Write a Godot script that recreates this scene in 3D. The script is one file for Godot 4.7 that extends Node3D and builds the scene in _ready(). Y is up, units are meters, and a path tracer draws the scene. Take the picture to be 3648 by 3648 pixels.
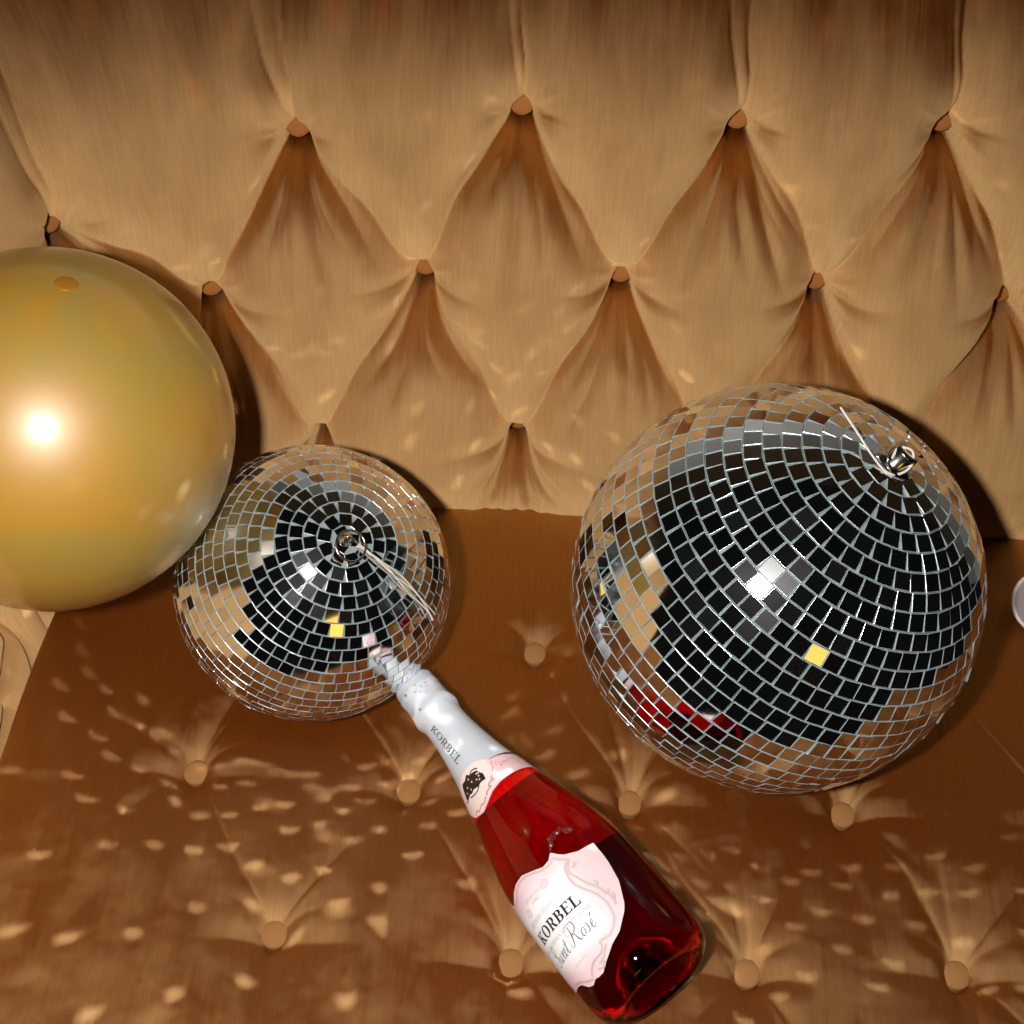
extends Node3D
# Party still life on a tufted velvet sofa, lit by a flash plus spots added for its flecks.
# Lengths below are in tenths-of-a-sofa-pitch units; U turns them into metres.
const U := 1.25
const REC := 0.3135            # recline of the backrest
const SLOPE := 0.3243          # tan(REC)
const BIG_C := Vector3(0.1626, 0.1487, 0.1847)
const BIG_R := 0.1352
const SMALL_C := Vector3(-0.1517, 0.1068, 0.1679)
const SMALL_R := 0.0962
const BALLOON_C := Vector3(-0.303, 0.2522, 0.1741)
const BALLOON_R := 0.1125
const BOTTLE_A := Vector3(-0.07996, 0.0575, 0.21294)
const BOTTLE_X := Vector3(0.62962, 0.0, 0.77691)
const PILE := 1.27              # lean of the pile, radians
const PILE_SAT_ON := 1.055       # and where sitting has pressed it
const FLASH := 2.3
const EYE := Vector3(0.010, 0.9121, 0.8289)

var rng := RandomNumberGenerator.new()
var flash_at: Vector3
var tiles_for_glints: Array = []
var M := {}


func _ready() -> void:
	rng.seed = 7
	# ---- camera
	var cam := Camera3D.new()
	cam.name = "camera"
	cam.transform = Transform3D(Basis(Vector3(0.99830607, 0.01756263, -0.05546653), Vector3(-0.05274839, 0.67545615, -0.73551111), Vector3(0.0245477, 0.73719098, 0.67523838)), EYE * U)
	cam.fov = 37.87
	cam.near = 0.05
	cam.far = 20.0
	cam.current = true
	add_child(cam)
	# ---- surroundings: an unlit room
	var env := Environment.new()
	env.background_mode = Environment.BG_COLOR
	env.background_color = Color(0.004, 0.0037, 0.004).linear_to_srgb()
	env.tonemap_mode = Environment.TONE_MAPPER_LINEAR
	env.tonemap_exposure = 1.0
	env.sdfgi_enabled = true
	env.ssao_enabled = true
	env.ssil_enabled = true
	var we := WorldEnvironment.new()
	we.name = "surroundings"
	we.environment = env
	add_child(we)
	# ---- the camera's flash, a hand's breadth to the left of the lens
	flash_at = (EYE - cam.transform.basis.x * 0.10 + cam.transform.basis.y * 0.005) * U
	var flash := SpotLight3D.new()
	flash.name = "flash"
	flash.light_color = Color(1.0, 0.985, 0.965)
	flash.light_energy = FLASH
	flash.light_size = 0.022
	flash.spot_range = 8.0
	flash.spot_angle = 54.0
	flash.spot_angle_attenuation = 1.0
	flash.spot_attenuation = 2.0
	flash.shadow_enabled = true
	add_child(flash)
	flash.look_at_from_position(flash_at, Vector3(0.03, 0.0, 0.20) * U, Vector3.UP)

	materials()
	var wall := obj("back_wall", box(Vector3(-1.6, -0.3, -0.40), Vector3(1.6, 1.9, -0.34)), M.wall, self)
	wall.set_meta("kind", "structure")
	sofa()
	balloon()
	mirror_ball("mirror_ball", BIG_C, BIG_R, Vector3(0.4, 0.917, 0.016), 36, "big silver mirror ball of square tiles at the right, against the tufted backrest", 11, true)
	mirror_ball("mirror_ball", SMALL_C, SMALL_R, Vector3(0.337, 0.879, 0.337), 33, "smaller silver mirror ball under the gold balloon, resting over the bottle neck", 5, false)
	bottle()
	cup()
	room_lamp()
	added_fleck_spots()


# ------------------------------------------------------------------ helpers
func obj(called: String, mesh: Mesh, mat: Material, parent: Node) -> MeshInstance3D:
	var o := MeshInstance3D.new()
	o.name = called
	o.mesh = mesh
	if mat:
		o.material_override = mat
	parent.add_child(o, true)
	return o


func thing(called: String, label: String, category: String, at: Vector3, group := "") -> Node3D:
	var o := Node3D.new()
	o.name = called
	o.position = at * U
	o.set_meta("label", label)
	o.set_meta("category", category)
	if group:
		o.set_meta("group", group)
	add_child(o, true)
	return o


func arrays(v: PackedVector3Array, n: PackedVector3Array, uv: PackedVector2Array, idx: PackedInt32Array, uv2 := PackedVector2Array(), col := PackedColorArray()) -> ArrayMesh:
	var a := []
	a.resize(Mesh.ARRAY_MAX)
	a[Mesh.ARRAY_VERTEX] = v
	a[Mesh.ARRAY_NORMAL] = n
	if uv.size():
		a[Mesh.ARRAY_TEX_UV] = uv
	if uv2.size():
		a[Mesh.ARRAY_TEX_UV2] = uv2
	if col.size():
		a[Mesh.ARRAY_COLOR] = col
	a[Mesh.ARRAY_INDEX] = idx
	var m := ArrayMesh.new()
	m.add_surface_from_arrays(Mesh.PRIMITIVE_TRIANGLES, a)
	return m


func grid_index(nu: int, nv: int) -> PackedInt32Array:
	# vertices stored v-major: index = j * nu + i ; outward side is du x dv
	var idx := PackedInt32Array()
	idx.resize((nu - 1) * (nv - 1) * 6)
	var k := 0
	for j in nv - 1:
		for i in nu - 1:
			var a := j * nu + i
			idx[k] = a
			idx[k + 1] = a + nu
			idx[k + 2] = a + nu + 1
			idx[k + 3] = a
			idx[k + 4] = a + nu + 1
			idx[k + 5] = a + 1
			k += 6
	return idx


func grid_normals(v: PackedVector3Array, nu: int, nv: int) -> PackedVector3Array:
	var n := PackedVector3Array()
	n.resize(v.size())
	for j in nv:
		var j0 := maxi(j - 1, 0) * nu
		var j1 := mini(j + 1, nv - 1) * nu
		for i in nu:
			var du := v[j * nu + mini(i + 1, nu - 1)] - v[j * nu + maxi(i - 1, 0)]
			var dv := v[j1 + i] - v[j0 + i]
			n[j * nu + i] = du.cross(dv).normalized()
	return n


func box(lo: Vector3, hi: Vector3) -> ArrayMesh:
	var b := BoxMesh.new()
	b.size = (hi - lo) * U
	var st := SurfaceTool.new()
	st.append_from(b, 0, Transform3D(Basis(), (lo + hi) * 0.5 * U))
	return st.commit()


func frame(axis: Vector3) -> Basis:
	# columns: u, v, axis (right-handed)
	var a := axis.normalized()
	var u := Vector3.UP.cross(a)
	if u.length() < 0.1:
		u = Vector3.RIGHT.cross(a)
	u = u.normalized()
	return Basis(u, a.cross(u), a)


func lathe(profile: Array, b: Basis, origin: Vector3, segs: int) -> ArrayMesh:
	# profile: Vector2(radius, along the axis), going along +axis on the outer side. A repeated point makes a sharp edge.
	var v := PackedVector3Array()
	var n := PackedVector3Array()
	var uv := PackedVector2Array()
	var nu := segs + 1
	var idx := PackedInt32Array()
	for j in profile.size():
		var p: Vector2 = profile[j]
		var a: Vector2 = profile[maxi(j - 1, 0)]
		var c: Vector2 = profile[mini(j + 1, profile.size() - 1)]
		if a.distance_to(p) < 1e-7:
			a = p
		if c.distance_to(p) < 1e-7:
			c = p
		var t := (c - a).normalized()
		var nn := Vector2(t.y, -t.x)
		for i in nu:
			var f := TAU * i / segs
			var d := b.x * cos(f) + b.y * sin(f)
			v.append((origin + d * p.x + b.z * p.y) * U)
			n.append((d * nn.x + b.z * nn.y).normalized())
			uv.append(Vector2(float(i) / segs, float(j) / profile.size()))
	return arrays(v, n, uv, grid_index(nu, profile.size()))


func tube(pts: Array, r: float, sides := 8, r_end := -1.0) -> ArrayMesh:
	var v := PackedVector3Array()
	var n := PackedVector3Array()
	var uv := PackedVector2Array()
	var nu := sides + 1
	var up := Vector3(0.13, 0.95, 0.29)
	var count := pts.size()
	for j in count + 2:
		var k := clampi(j - 1, 0, count - 1)
		var p: Vector3 = pts[k]
		var t: Vector3 = (pts[mini(k + 1, count - 1)] - pts[maxi(k - 1, 0)]).normalized()
		up = (up - t * up.dot(t)).normalized()
		var w := t.cross(up)
		var rr := r if r_end < 0.0 else lerpf(r, r_end, float(k) / (count - 1))
		if j == 0 or j == count + 1:
			rr = rr * 0.02
		for i in nu:
			var f := TAU * i / sides
			var d := up * cos(f) + w * sin(f)
			v.append((p + d * rr) * U)
			n.append(d)
			uv.append(Vector2(float(i) / sides, float(j) / count))
	return arrays(v, n, uv, grid_index(nu, count + 2))


func smooth_path(pts: Array, per := 8) -> Array:
	var out := []
	for i in pts.size() - 1:
		var p0 = pts[maxi(i - 1, 0)]
		var p3 = pts[mini(i + 2, pts.size() - 1)]
		for k in per:
			out.append(pts[i].cubic_interpolate(pts[i + 1], p0, p3, float(k) / per))
	out.append(pts[-1])
	return out


func noise_image(size: int, freq: float, seed_: int, octaves := 3) -> Image:
	var f := FastNoiseLite.new()
	f.noise_type = FastNoiseLite.TYPE_SIMPLEX_SMOOTH
	f.seed = seed_
	f.frequency = freq
	f.fractal_octaves = octaves
	return f.get_seamless_image(size, size)


func tinted(im: Image, lo: Color, hi: Color, contrast := 1.0) -> ImageTexture:
	# grey noise to a ramp between two linear colours
	var lut := []
	for k in 256:
		var t := clampf((k / 255.0 - 0.5) * contrast + 0.5, 0.0, 1.0)
		var c := lo.lerp(hi, t).linear_to_srgb()
		lut.append([int(c.r * 255), int(c.g * 255), int(c.b * 255)])
	im.convert(Image.FORMAT_L8)
	var src := im.get_data()
	var dst := PackedByteArray()
	dst.resize(src.size() * 3)
	for k in src.size():
		var q: Array = lut[src[k]]
		dst[k * 3] = q[0]
		dst[k * 3 + 1] = q[1]
		dst[k * 3 + 2] = q[2]
	return ImageTexture.create_from_image(Image.create_from_data(im.get_width(), im.get_height(), false, Image.FORMAT_RGB8, dst))


func mat(called: String, c: Color, rough: float, metal := 0.0, spec := 0.5) -> StandardMaterial3D:
	var m := StandardMaterial3D.new()
	m.resource_name = called
	m.albedo_color = c.linear_to_srgb()
	m.roughness = rough
	m.metallic = metal
	m.metallic_specular = spec
	M[called] = m
	return m


func materials() -> void:
	mat("wall", Color(0.66, 0.66, 0.65), 0.9)
	# velvet: pile streaks along v, fine pile grain on the second UV set
	var streak := noise_image(512, 0.03, 3, 4)
	var grain := noise_image(512, 0.16, 9, 2)
	var grain_tex := tinted(grain, Color(0.62, 0.59, 0.56), Color(1.0, 1.0, 1.0), 1.5)
	var bump_img := noise_image(512, 0.12, 21, 2)
	bump_img.convert(Image.FORMAT_RGBA8)
	bump_img.bump_map_to_normal_map(3.0)
	var bump := ImageTexture.create_from_image(bump_img)
	var pile := tinted(streak, Color(0.84, 0.81, 0.78), Color(1.0, 1.0, 1.0), 1.0)
	for k in 2:
		var v := mat(["velvet_ground", "velvet_pile"][k], [Color(0.50, 0.136, 0.017), Color(1.0, 0.650, 0.292)][k], 0.9, 0.0, 0.1)
		v.albedo_texture = pile
		v.uv1_scale = Vector3(15.0, 0.9, 1.0)
		v.uv2_scale = Vector3(8.0, 8.0, 1.0)
		v.detail_enabled = true
		v.detail_blend_mode = BaseMaterial3D.BLEND_MODE_MUL
		v.detail_uv_layer = BaseMaterial3D.DETAIL_UV_2
		v.detail_albedo = grain_tex
		if k == 1:
			v.transparency = BaseMaterial3D.TRANSPARENCY_ALPHA
			v.albedo_color.a = 0.6
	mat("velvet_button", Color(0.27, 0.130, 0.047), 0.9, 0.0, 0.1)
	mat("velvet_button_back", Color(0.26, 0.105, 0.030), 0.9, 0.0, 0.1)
	# balloon latex with pearl pigment
	var b := mat("gold_latex", Color(0.53, 0.245, 0.026), 0.46, 0.04, 1.0)
	b.clearcoat_enabled = true
	b.clearcoat = 1.0
	b.clearcoat_roughness = 0.15
	b.albedo_color = Color.WHITE
	b.albedo_texture = tinted(noise_image(256, 0.012, 77, 4), Color(0.39, 0.196, 0.018), Color(0.31, 0.200, 0.034), 1.7)
	mat("amber_latex", Color(0.42, 0.17, 0.014), 0.4, 0.3, 0.5)
	# mirror tiles
	var mi := mat("mirror", Color(0.88, 0.89, 0.90), 0.03, 1.0, 0.5)
	mi.clearcoat_enabled = true
	mi.clearcoat = 0.16
	mi.clearcoat_roughness = 0.22
	var mh := mat("mirror_hazy", Color(0.84, 0.86, 0.88), 0.09, 1.0, 0.5)
	mh.clearcoat_enabled = true
	mh.clearcoat = 0.45
	mh.clearcoat_roughness = 0.32
	mat("mirror_old", Color(0.74, 0.74, 0.73), 0.05, 1.0, 0.5)
	mat("tile_edge", Color(0.52, 0.62, 0.63), 0.22, 0.6, 0.9)
	mat("plaster", Color(0.20, 0.21, 0.22), 0.6)
	mat("steel", Color(0.72, 0.70, 0.67), 0.16, 1.0)
	mat("string", Color(0.55, 0.50, 0.43), 0.9)
	# bottle
	var g := mat("rose_glass", Color(1.0, 0.003, 0.002, 0.0), 0.03, 0.0, 0.5)
	g.albedo_color.a = 0.0
	g.refraction_enabled = true
	g.refraction_scale = 0.042
	mat("rose_bubble", Color(0.10, 0.002, 0.002), 0.06, 0.0, 0.9)
	mat("foil", Color(0.54, 0.575, 0.63), 0.52, 0.05, 0.5)
	mat("paper_pink", Color(0.76, 0.52, 0.545), 0.5)
	mat("pale_ink", Color(0.36, 0.34, 0.35), 0.5)
	mat("paper_back_shaded", Color(0.035, 0.02, 0.02), 0.6)  # near black: the label's unlit back, its shade put into the colour
	mat("silver_print", Color(0.60, 0.46, 0.46), 0.35, 0.15)
	mat("ink", Color(0.012, 0.012, 0.014), 0.5)
	mat("grey_ink", Color(0.16, 0.15, 0.15), 0.5)
	mat("brown_ink", Color(0.03, 0.018, 0.012), 0.35, 0.3)
	mat("gold_ink", Color(0.5, 0.33, 0.08), 0.35, 0.8)
	mat("rose_ink", Color(0.50, 0.24, 0.25), 0.5)
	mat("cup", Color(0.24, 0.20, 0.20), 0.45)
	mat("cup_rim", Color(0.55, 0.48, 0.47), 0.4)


# ------------------------------------------------------------------ sofa
const ARC_C := Vector3(-0.175, 0.0, 0.2)
const ARC_L := 0.27

func back_point(s: float, h: float, n: float) -> Vector3:
	# s runs along the backrest (to the left it turns the corner into the arm), h up its slope, n out of it
	var y := h * cos(REC)
	var r := 0.2 + SLOPE * y
	var p: Vector3
	var f := 0.0
	if s >= ARC_C.x:
		p = Vector3(s, y, -SLOPE * y)
	else:
		f = (ARC_C.x - s) / ARC_L
		if f < PI / 2:
			p = ARC_C + Vector3(-r * sin(f), y, -r * cos(f))
		else:
			p = ARC_C + Vector3(-r, y, (f - PI / 2) * ARC_L)
			f = PI / 2
	return p + (Vector3(sin(f), 0, cos(f)) * cos(REC) + Vector3(0, sin(REC), 0)) * n


# a field of heights over a grid, into which pits and creases are pressed
var fw: int
var fh: int
var f0: Vector2
var fd: float
var field: PackedFloat32Array

func field_new(lo: Vector2, hi: Vector2, step: float) -> void:
	f0 = lo
	fd = step
	fw = int(round((hi.x - lo.x) / step)) + 1
	fh = int(round((hi.y - lo.y) / step)) + 1
	field = PackedFloat32Array()
	field.resize(fw * fh)


func field_window(lo: Vector2, hi: Vector2) -> Rect2i:
	var a := Vector2i(maxi(0, int((lo.x - f0.x) / fd)), maxi(0, int((lo.y - f0.y) / fd)))
	var b := Vector2i(mini(fw - 1, int((hi.x - f0.x) / fd) + 1), mini(fh - 1, int((hi.y - f0.y) / fd) + 1))
	return Rect2i(a, Vector2i(maxi(0, b.x - a.x + 1), maxi(0, b.y - a.y + 1)))


func press_pit(c: Vector2, depth: float, radius: float) -> void:
	var reach := radius * 5.0
	var w := field_window(c - Vector2(reach, reach), c + Vector2(reach, reach))
	for j in range(w.position.y, w.end.y):
		for i in range(w.position.x, w.end.x):
			var d := Vector2(f0.x + i * fd, f0.y + j * fd).distance_to(c)
			if d < reach:
				field[j * fw + i] -= depth * (exp(-d / radius) - exp(-5.0)) / (1.0 - exp(-5.0))


func press_crease(path: Array, broad: float, broad_w: float, sharp: float, sharp_w: float, step: float, a0: float, a1: float, edge := 0.0016) -> void:
	# a valley along the path plus a sharp line, and a small pleat step (cloth lapping over cloth); strength goes from a0 to a1 along it
	var pts := smooth_path(path, 6)
	var length := 0.0
	for i in pts.size() - 1:
		length += pts[i].distance_to(pts[i + 1])
	var reach := broad_w * 3.0
	# nearest distance per cell, signed, with the share along the path
	var lo: Vector2 = pts[0]
	var hi: Vector2 = pts[0]
	for p in pts:
		lo = lo.min(p)
		hi = hi.max(p)
	var w := field_window(lo - Vector2(reach, reach), hi + Vector2(reach, reach))
	if w.size.x <= 0 or w.size.y <= 0:
		return
	var best := PackedFloat32Array()
	best.resize(w.size.x * w.size.y)
	best.fill(1e9)
	var side := PackedFloat32Array()
	side.resize(best.size())
	var share := PackedFloat32Array()
	share.resize(best.size())
	var run := 0.0
	for k in pts.size() - 1:
		var a: Vector2 = pts[k]
		var b: Vector2 = pts[k + 1]
		var ab := b - a
		var l2 := ab.length_squared()
		if l2 < 1e-12:
			continue
		var l := sqrt(l2)
		var ww := field_window(a.min(b) - Vector2(reach, reach), a.max(b) + Vector2(reach, reach))
		for j in range(ww.position.y, ww.end.y):
			for i in range(ww.position.x, ww.end.x):
				var p := Vector2(f0.x + i * fd, f0.y + j * fd) - a
				var t := clampf(p.dot(ab) / l2, 0.0, 1.0)
				var d := (p - ab * t).length()
				var c := (j - w.position.y) * w.size.x + i - w.position.x
				if d < best[c]:
					best[c] = d
					side[c] = signf(ab.x * p.y - ab.y * p.x)
					share[c] = (run + t * l) / length
		run += l
	for j in w.size.y:
		for i in w.size.x:
			var c := j * w.size.x + i
			var d := best[c]
			if d > reach:
				continue
			var t := share[c]
			var fade := smoothstep(reach, reach * 0.6, d)
			var amp := lerpf(a0, a1, t) * smoothstep(0.0, 0.06, t + 0.03) * smoothstep(1.0, 0.9, t - 0.03)
			if a1 < 0.5:
				amp *= smoothstep(1.0, 0.45, t)
			var q := d / broad_w
			var sd := d * side[c]
			field[(j + w.position.y) * fw + i + w.position.x] -= fade * amp * (broad * exp(-q * q) + sharp * exp(-d / sharp_w) - step * tanh(sd / edge) * exp(-d / (broad_w * 0.6)))


func button_mesh() -> ArrayMesh:
	var prof := []
	for k in 9:
		var a := PI / 2 * k / 8.0
		prof.append(Vector2(0.0096, -0.006) if k == 0 else Vector2(0.0096 * cos((k - 1) / 7.0 * PI / 2), 0.0034 * sin((k - 1) / 7.0 * PI / 2)))
	return lathe(prof, Basis(Vector3.RIGHT, Vector3.FORWARD, Vector3.UP), Vector3.ZERO, 28)


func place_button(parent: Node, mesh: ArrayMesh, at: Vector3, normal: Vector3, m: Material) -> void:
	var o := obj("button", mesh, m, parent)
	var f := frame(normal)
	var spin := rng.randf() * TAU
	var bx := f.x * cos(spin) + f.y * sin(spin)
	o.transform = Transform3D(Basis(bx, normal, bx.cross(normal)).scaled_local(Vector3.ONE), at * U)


func sofa() -> void:
	var t := thing("tufted_sofa", "golden brown velvet sofa with deep button tufting", "sofa", Vector3.ZERO)
	var bm := button_mesh()
	# ---------------- backrest
	var row1 := [Vector2(-0.53, 0.25), Vector2(-0.355, 0.27), Vector2(-0.188, 0.312), Vector2(-0.025, 0.336), Vector2(0.132, 0.333), Vector2(0.279, 0.338), Vector2(0.435, 0.335)]
	var row2 := [Vector2(-0.44, 0.15), Vector2(-0.258, 0.188), Vector2(-0.096, 0.205), Vector2(0.056, 0.208), Vector2(0.206, 0.210), Vector2(0.348, 0.207), Vector2(0.50, 0.207)]
	var row3 := [Vector2(-0.34, 0.06), Vector2(-0.179, 0.063), Vector2(-0.019, 0.072), Vector2(0.131, 0.072), Vector2(0.281, 0.072), Vector2(0.43, 0.072)]
	field_new(Vector2(-0.86, -0.10), Vector2(0.56, 0.47), 0.00140)
	for j in fh:
		var h := f0.y + j * fd
		var base := 0.033 - 3.2 * pow(maxf(0.0, h - 0.335), 2.0) - 0.30 * pow(maxf(0.0, h - 0.43), 1.6) * 9.0
		for i in fw:
			var s := f0.x + i * fd
			var roll := 0.0
			if h < 0.045:
				roll = 0.036 * pow((0.045 - h) / 0.045, 2.0) * smoothstep(-0.44, -0.38, s)
			# the arm's inside falls back beside the seat
			var tuck := 0.045 * smoothstep(-0.40, -0.50, s) * smoothstep(0.12, 0.03, h)
			field[j * fw + i] = base - roll - tuck
	for row in [row1, row2, row3]:
		for c in row:
			press_pit(c, 0.0105, 0.027)
			press_pit(c, 0.008, 0.0075)
	var bow := func(a: Vector2, b: Vector2, k: float) -> Array:
		var m := (a + b) * 0.5 + Vector2(-(b - a).y, (b - a).x) * k
		return [a, a.lerp(m, 0.55), m, b.lerp(m, 0.5), b]
	for c in row1:
		for e in row2:
			if absf(c.x - e.x) < 0.125 and absf(c.y - e.y) < 0.18:
				var sgn := signf(e.x - c.x)
				press_crease(bow.call(c, e, 0.06 * sgn * rng.randf_range(0.5, 1.3)), 0.0135, 0.020, 0.0085, 0.0046, 0.0026 * sgn, 0.75, 0.85, 0.0022)
	for c in row2:
		for e in row3:
			if absf(c.x - e.x) < 0.125:
				var sgn := signf(e.x - c.x)
				press_crease(bow.call(c, e, 0.05 * sgn * rng.randf_range(0.4, 1.2)), 0.0125, 0.019, 0.0075, 0.0046, 0.0022 * sgn, 0.75, 0.8, 0.0022)
	for c in row1:
		# the channel seam that runs up from each top button
		var x0: float = c.x
		press_crease([c, Vector2(x0 + 0.002, c.y + 0.03), Vector2(x0 - 0.003, c.y + 0.08), Vector2(x0 + 0.004, 0.52)], 0.013, 0.019, 0.0065, 0.0028, 0.0034 * (1.0 if rng.randf() < 0.5 else -1.0), 1.0, 0.85, 0.0011)
		if rng.randf() < 0.75:
			var dx := rng.randf_range(-0.02, -0.010)
			press_crease([c, Vector2(x0 + dx * 0.4, c.y + 0.03), Vector2(x0 + dx * 0.9, c.y + 0.07), Vector2(x0 + dx * 1.3, 0.47)], 0.004, 0.008, 0.0040, 0.0026, 0.002, 1.0, 0.2)
		for sg in [-1.0, 1.0]:
			press_crease([c, c + Vector2(sg * 0.016, 0.000), c + Vector2(sg * 0.034, 0.007)], 0.0035, 0.007, 0.002, 0.0035, 0.001 * sg, 1.0, 0.15)
	for c in row3:
		for sg in [-1.0, 1.0]:
			press_crease([c, c + Vector2(sg * 0.04, -0.035), c + Vector2(sg * 0.075, -0.085)], 0.008, 0.016, 0.002, 0.004, 0.0012 * sg, 0.9, 0.3)
			press_crease([c, c + Vector2(sg * 0.04, -0.006), c + Vector2(sg * 0.08, -0.012)], 0.003, 0.009, 0.001, 0.003, 0.001, 1.0, 0.1)
		press_crease([c, c + Vector2(0.002, -0.06), c + Vector2(0.0, -0.10)], 0.006, 0.012, 0.002, 0.003, 0.001, 0.9, 0.6)
	# fan folds gathered below every button, and fainter ones above and beside
	for row in [row1, row2, row3]:
		for c in row:
			for k in 9:
				var ang := -PI / 2 + (k - 4) * 0.155 + rng.randf_range(-0.07, 0.07)
				var d := Vector2(cos(ang), sin(ang))
				var len := rng.randf_range(0.07, 0.155)
				var q := Vector2(-d.y, d.x) * rng.randf_range(-0.007, 0.007)
				press_crease([c + d * 0.004, c + d * len * 0.5 + q, c + d * len], rng.randf_range(0.004, 0.015), rng.randf_range(0.0045, 0.0075), 0.0045, 0.0030, rng.randf_range(-0.002, 0.002), 1.0, 0.1, 0.0020)
			if row != row1:
				for sg in [-1.0, 1.0]:
					press_crease([c, c + Vector2(sg * 0.025, -0.003), c + Vector2(sg * 0.06, -0.006 + rng.randf_range(-0.006, 0.006))], 0.0042, 0.009, 0.0012, 0.003, 0.0012, 1.0, 0.1)
					var l2 := rng.randf_range(0.04, 0.07)
					press_crease([c, c + Vector2(sg * 0.012, -l2 * 0.25), c + Vector2(sg * l2 * 0.75, -l2 * 0.65)], 0.0040, 0.008, 0.001, 0.003, 0.001 * sg, 1.0, 0.1)
				for k in 3:
					var ang2 := PI / 2 + (k - 1) * 0.35 + rng.randf_range(-0.1, 0.1)
					var d2 := Vector2(cos(ang2), sin(ang2))
					press_crease([c, c + d2 * 0.03, c + d2 * rng.randf_range(0.045, 0.075)], 0.0022, 0.006, 0.0010, 0.003, rng.randf_range(-0.001, 0.001), 1.0, 0.1)
	# drape folds on the inside of the arm
	for a in [[Vector2(-0.60, 0.075), Vector2(-0.565, 0.055), Vector2(-0.5443, 0.0355), Vector2(-0.5366, 0.0162), Vector2(-0.537, 0.002), Vector2(-0.5424, -0.0131), Vector2(-0.5528, -0.027), Vector2(-0.5719, -0.0417), Vector2(-0.5857, -0.0469)], [Vector2(-0.60, 0.06), Vector2(-0.57, 0.045), Vector2(-0.5486, 0.0324), Vector2(-0.5495, 0.0199), Vector2(-0.557, 0.0128), Vector2(-0.5826, 0.003), Vector2(-0.5989, 0.0027), Vector2(-0.617, 0.0074)], [Vector2(-0.50, 0.03), Vector2(-0.5031, -0.0072), Vector2(-0.497, -0.0332), Vector2(-0.495, -0.05)], [Vector2(-0.60, -0.012), Vector2(-0.644, -0.022), Vector2(-0.68, -0.030)]]:
		press_crease(a, 0.007, 0.0075, 0.004, 0.0022, 0.003, 1.0, 0.9)
	for j in fh:
		var h := f0.y + j * fd
		if h < 0.03:
			var keep := smoothstep(-0.005, 0.03, h)
			for i in fw:
				if f0.x + i * fd > -0.42:
					var flat := 0.030 - 0.036 * pow((0.045 - h) / 0.045, 2.0)
					field[j * fw + i] = lerpf(flat, field[j * fw + i], keep)
	var back := obj("backrest", cloth(func(s, h, n): return back_point(s, h, n), func(s, h): return back_frame(s, h), PILE, 0.10), null, t)
	for row in [row1, row2, row3]:
		for c in row:
			if row == row3 and c.x < -0.1:
				continue
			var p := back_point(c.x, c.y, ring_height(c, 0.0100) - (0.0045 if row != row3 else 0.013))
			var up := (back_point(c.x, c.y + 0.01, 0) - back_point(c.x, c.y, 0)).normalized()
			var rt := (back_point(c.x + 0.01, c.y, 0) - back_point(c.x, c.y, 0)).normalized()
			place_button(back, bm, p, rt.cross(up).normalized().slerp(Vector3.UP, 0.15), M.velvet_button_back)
	# ---------------- seat
	var seat_a := [Vector2(0.005, 0.137), Vector2(-0.155, 0.137), Vector2(0.155, 0.137), Vector2(0.305, 0.137), Vector2(0.455, 0.137)]
	var seat_b := [Vector2(-0.231, 0.259), Vector2(-0.078, 0.265), Vector2(0.078, 0.262), Vector2(0.228, 0.262), Vector2(0.378, 0.262), Vector2(0.528, 0.262)]
	var seat_c := [Vector2(-0.155, 0.380), Vector2(0.001, 0.389), Vector2(0.154, 0.386), Vector2(0.291, 0.378), Vector2(0.44, 0.38)]
	# the seat field: x, and w = -z so that "up" is towards the backrest
	field_new(Vector2(-0.40, -0.52), Vector2(0.56, 0.03), 0.0014)
	var swell := FastNoiseLite.new()
	swell.seed = 4
	swell.frequency = 6.0
	for j in fh:
		for i in fw:
			field[j * fw + i] = 0.013 + 0.0022 * swell.get_noise_2d(f0.x + i * fd, f0.y + j * fd)
	for row in [seat_a, seat_b, seat_c]:
		for q in row:
			var c := Vector2(q.x, -q.y)
			press_pit(c, 0.0075, 0.024)
			press_pit(c, 0.009, 0.0075)
			for sg in [-1.0, 1.0]:
				var dy := rng.randf_range(-0.006, 0.002)
				press_crease([c + Vector2(0, -0.009), c + Vector2(sg * 0.022, -0.008), c + Vector2(sg * rng.randf_range(0.05, 0.075), -0.009 + dy)], 0.0036, 0.009, 0.0008, 0.004, 0.0008 * sg, 1.0, 0.1, 0.003)
				press_crease([c, c + Vector2(sg * 0.02, 0.014), c + Vector2(sg * 0.045, 0.022)], 0.0015, 0.006, 0.0, 0.003, 0.0006, 1.0, 0.1)
			press_crease([c + Vector2(0, -0.006), c + Vector2(-0.003, -0.05), c + Vector2(-0.006, -0.10)], 0.0018, 0.007, 0.0016, 0.0018, 0.0008, 1.0, 0.4)
			for k in 4:
				var ang := -PI / 2 + (k - 1.5) * 0.42 + rng.randf_range(-0.12, 0.12)
				if q.x > 0.05 or rng.randf() < 0.35:
					var d := Vector2(cos(ang), sin(ang))
					press_crease([c, c + d * 0.04, c + d * rng.randf_range(0.06, 0.11)], 0.0024, 0.008, 0.0008, 0.003, rng.randf_range(-0.0010, 0.0010), 1.0, 0.1)
			for k in 3:
				var ang := PI / 2 + (k - 1) * 0.35 + rng.randf_range(-0.1, 0.1)
				if q.x > 0.05 or rng.randf() < 0.5:
					var d := Vector2(cos(ang), sin(ang))
					press_crease([c, c + d * 0.04, c + d * rng.randf_range(0.06, 0.10)], 0.0022, 0.008, 0.0008, 0.003, rng.randf_range(-0.0012, 0.0012), 1.0, 0.1)
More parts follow.
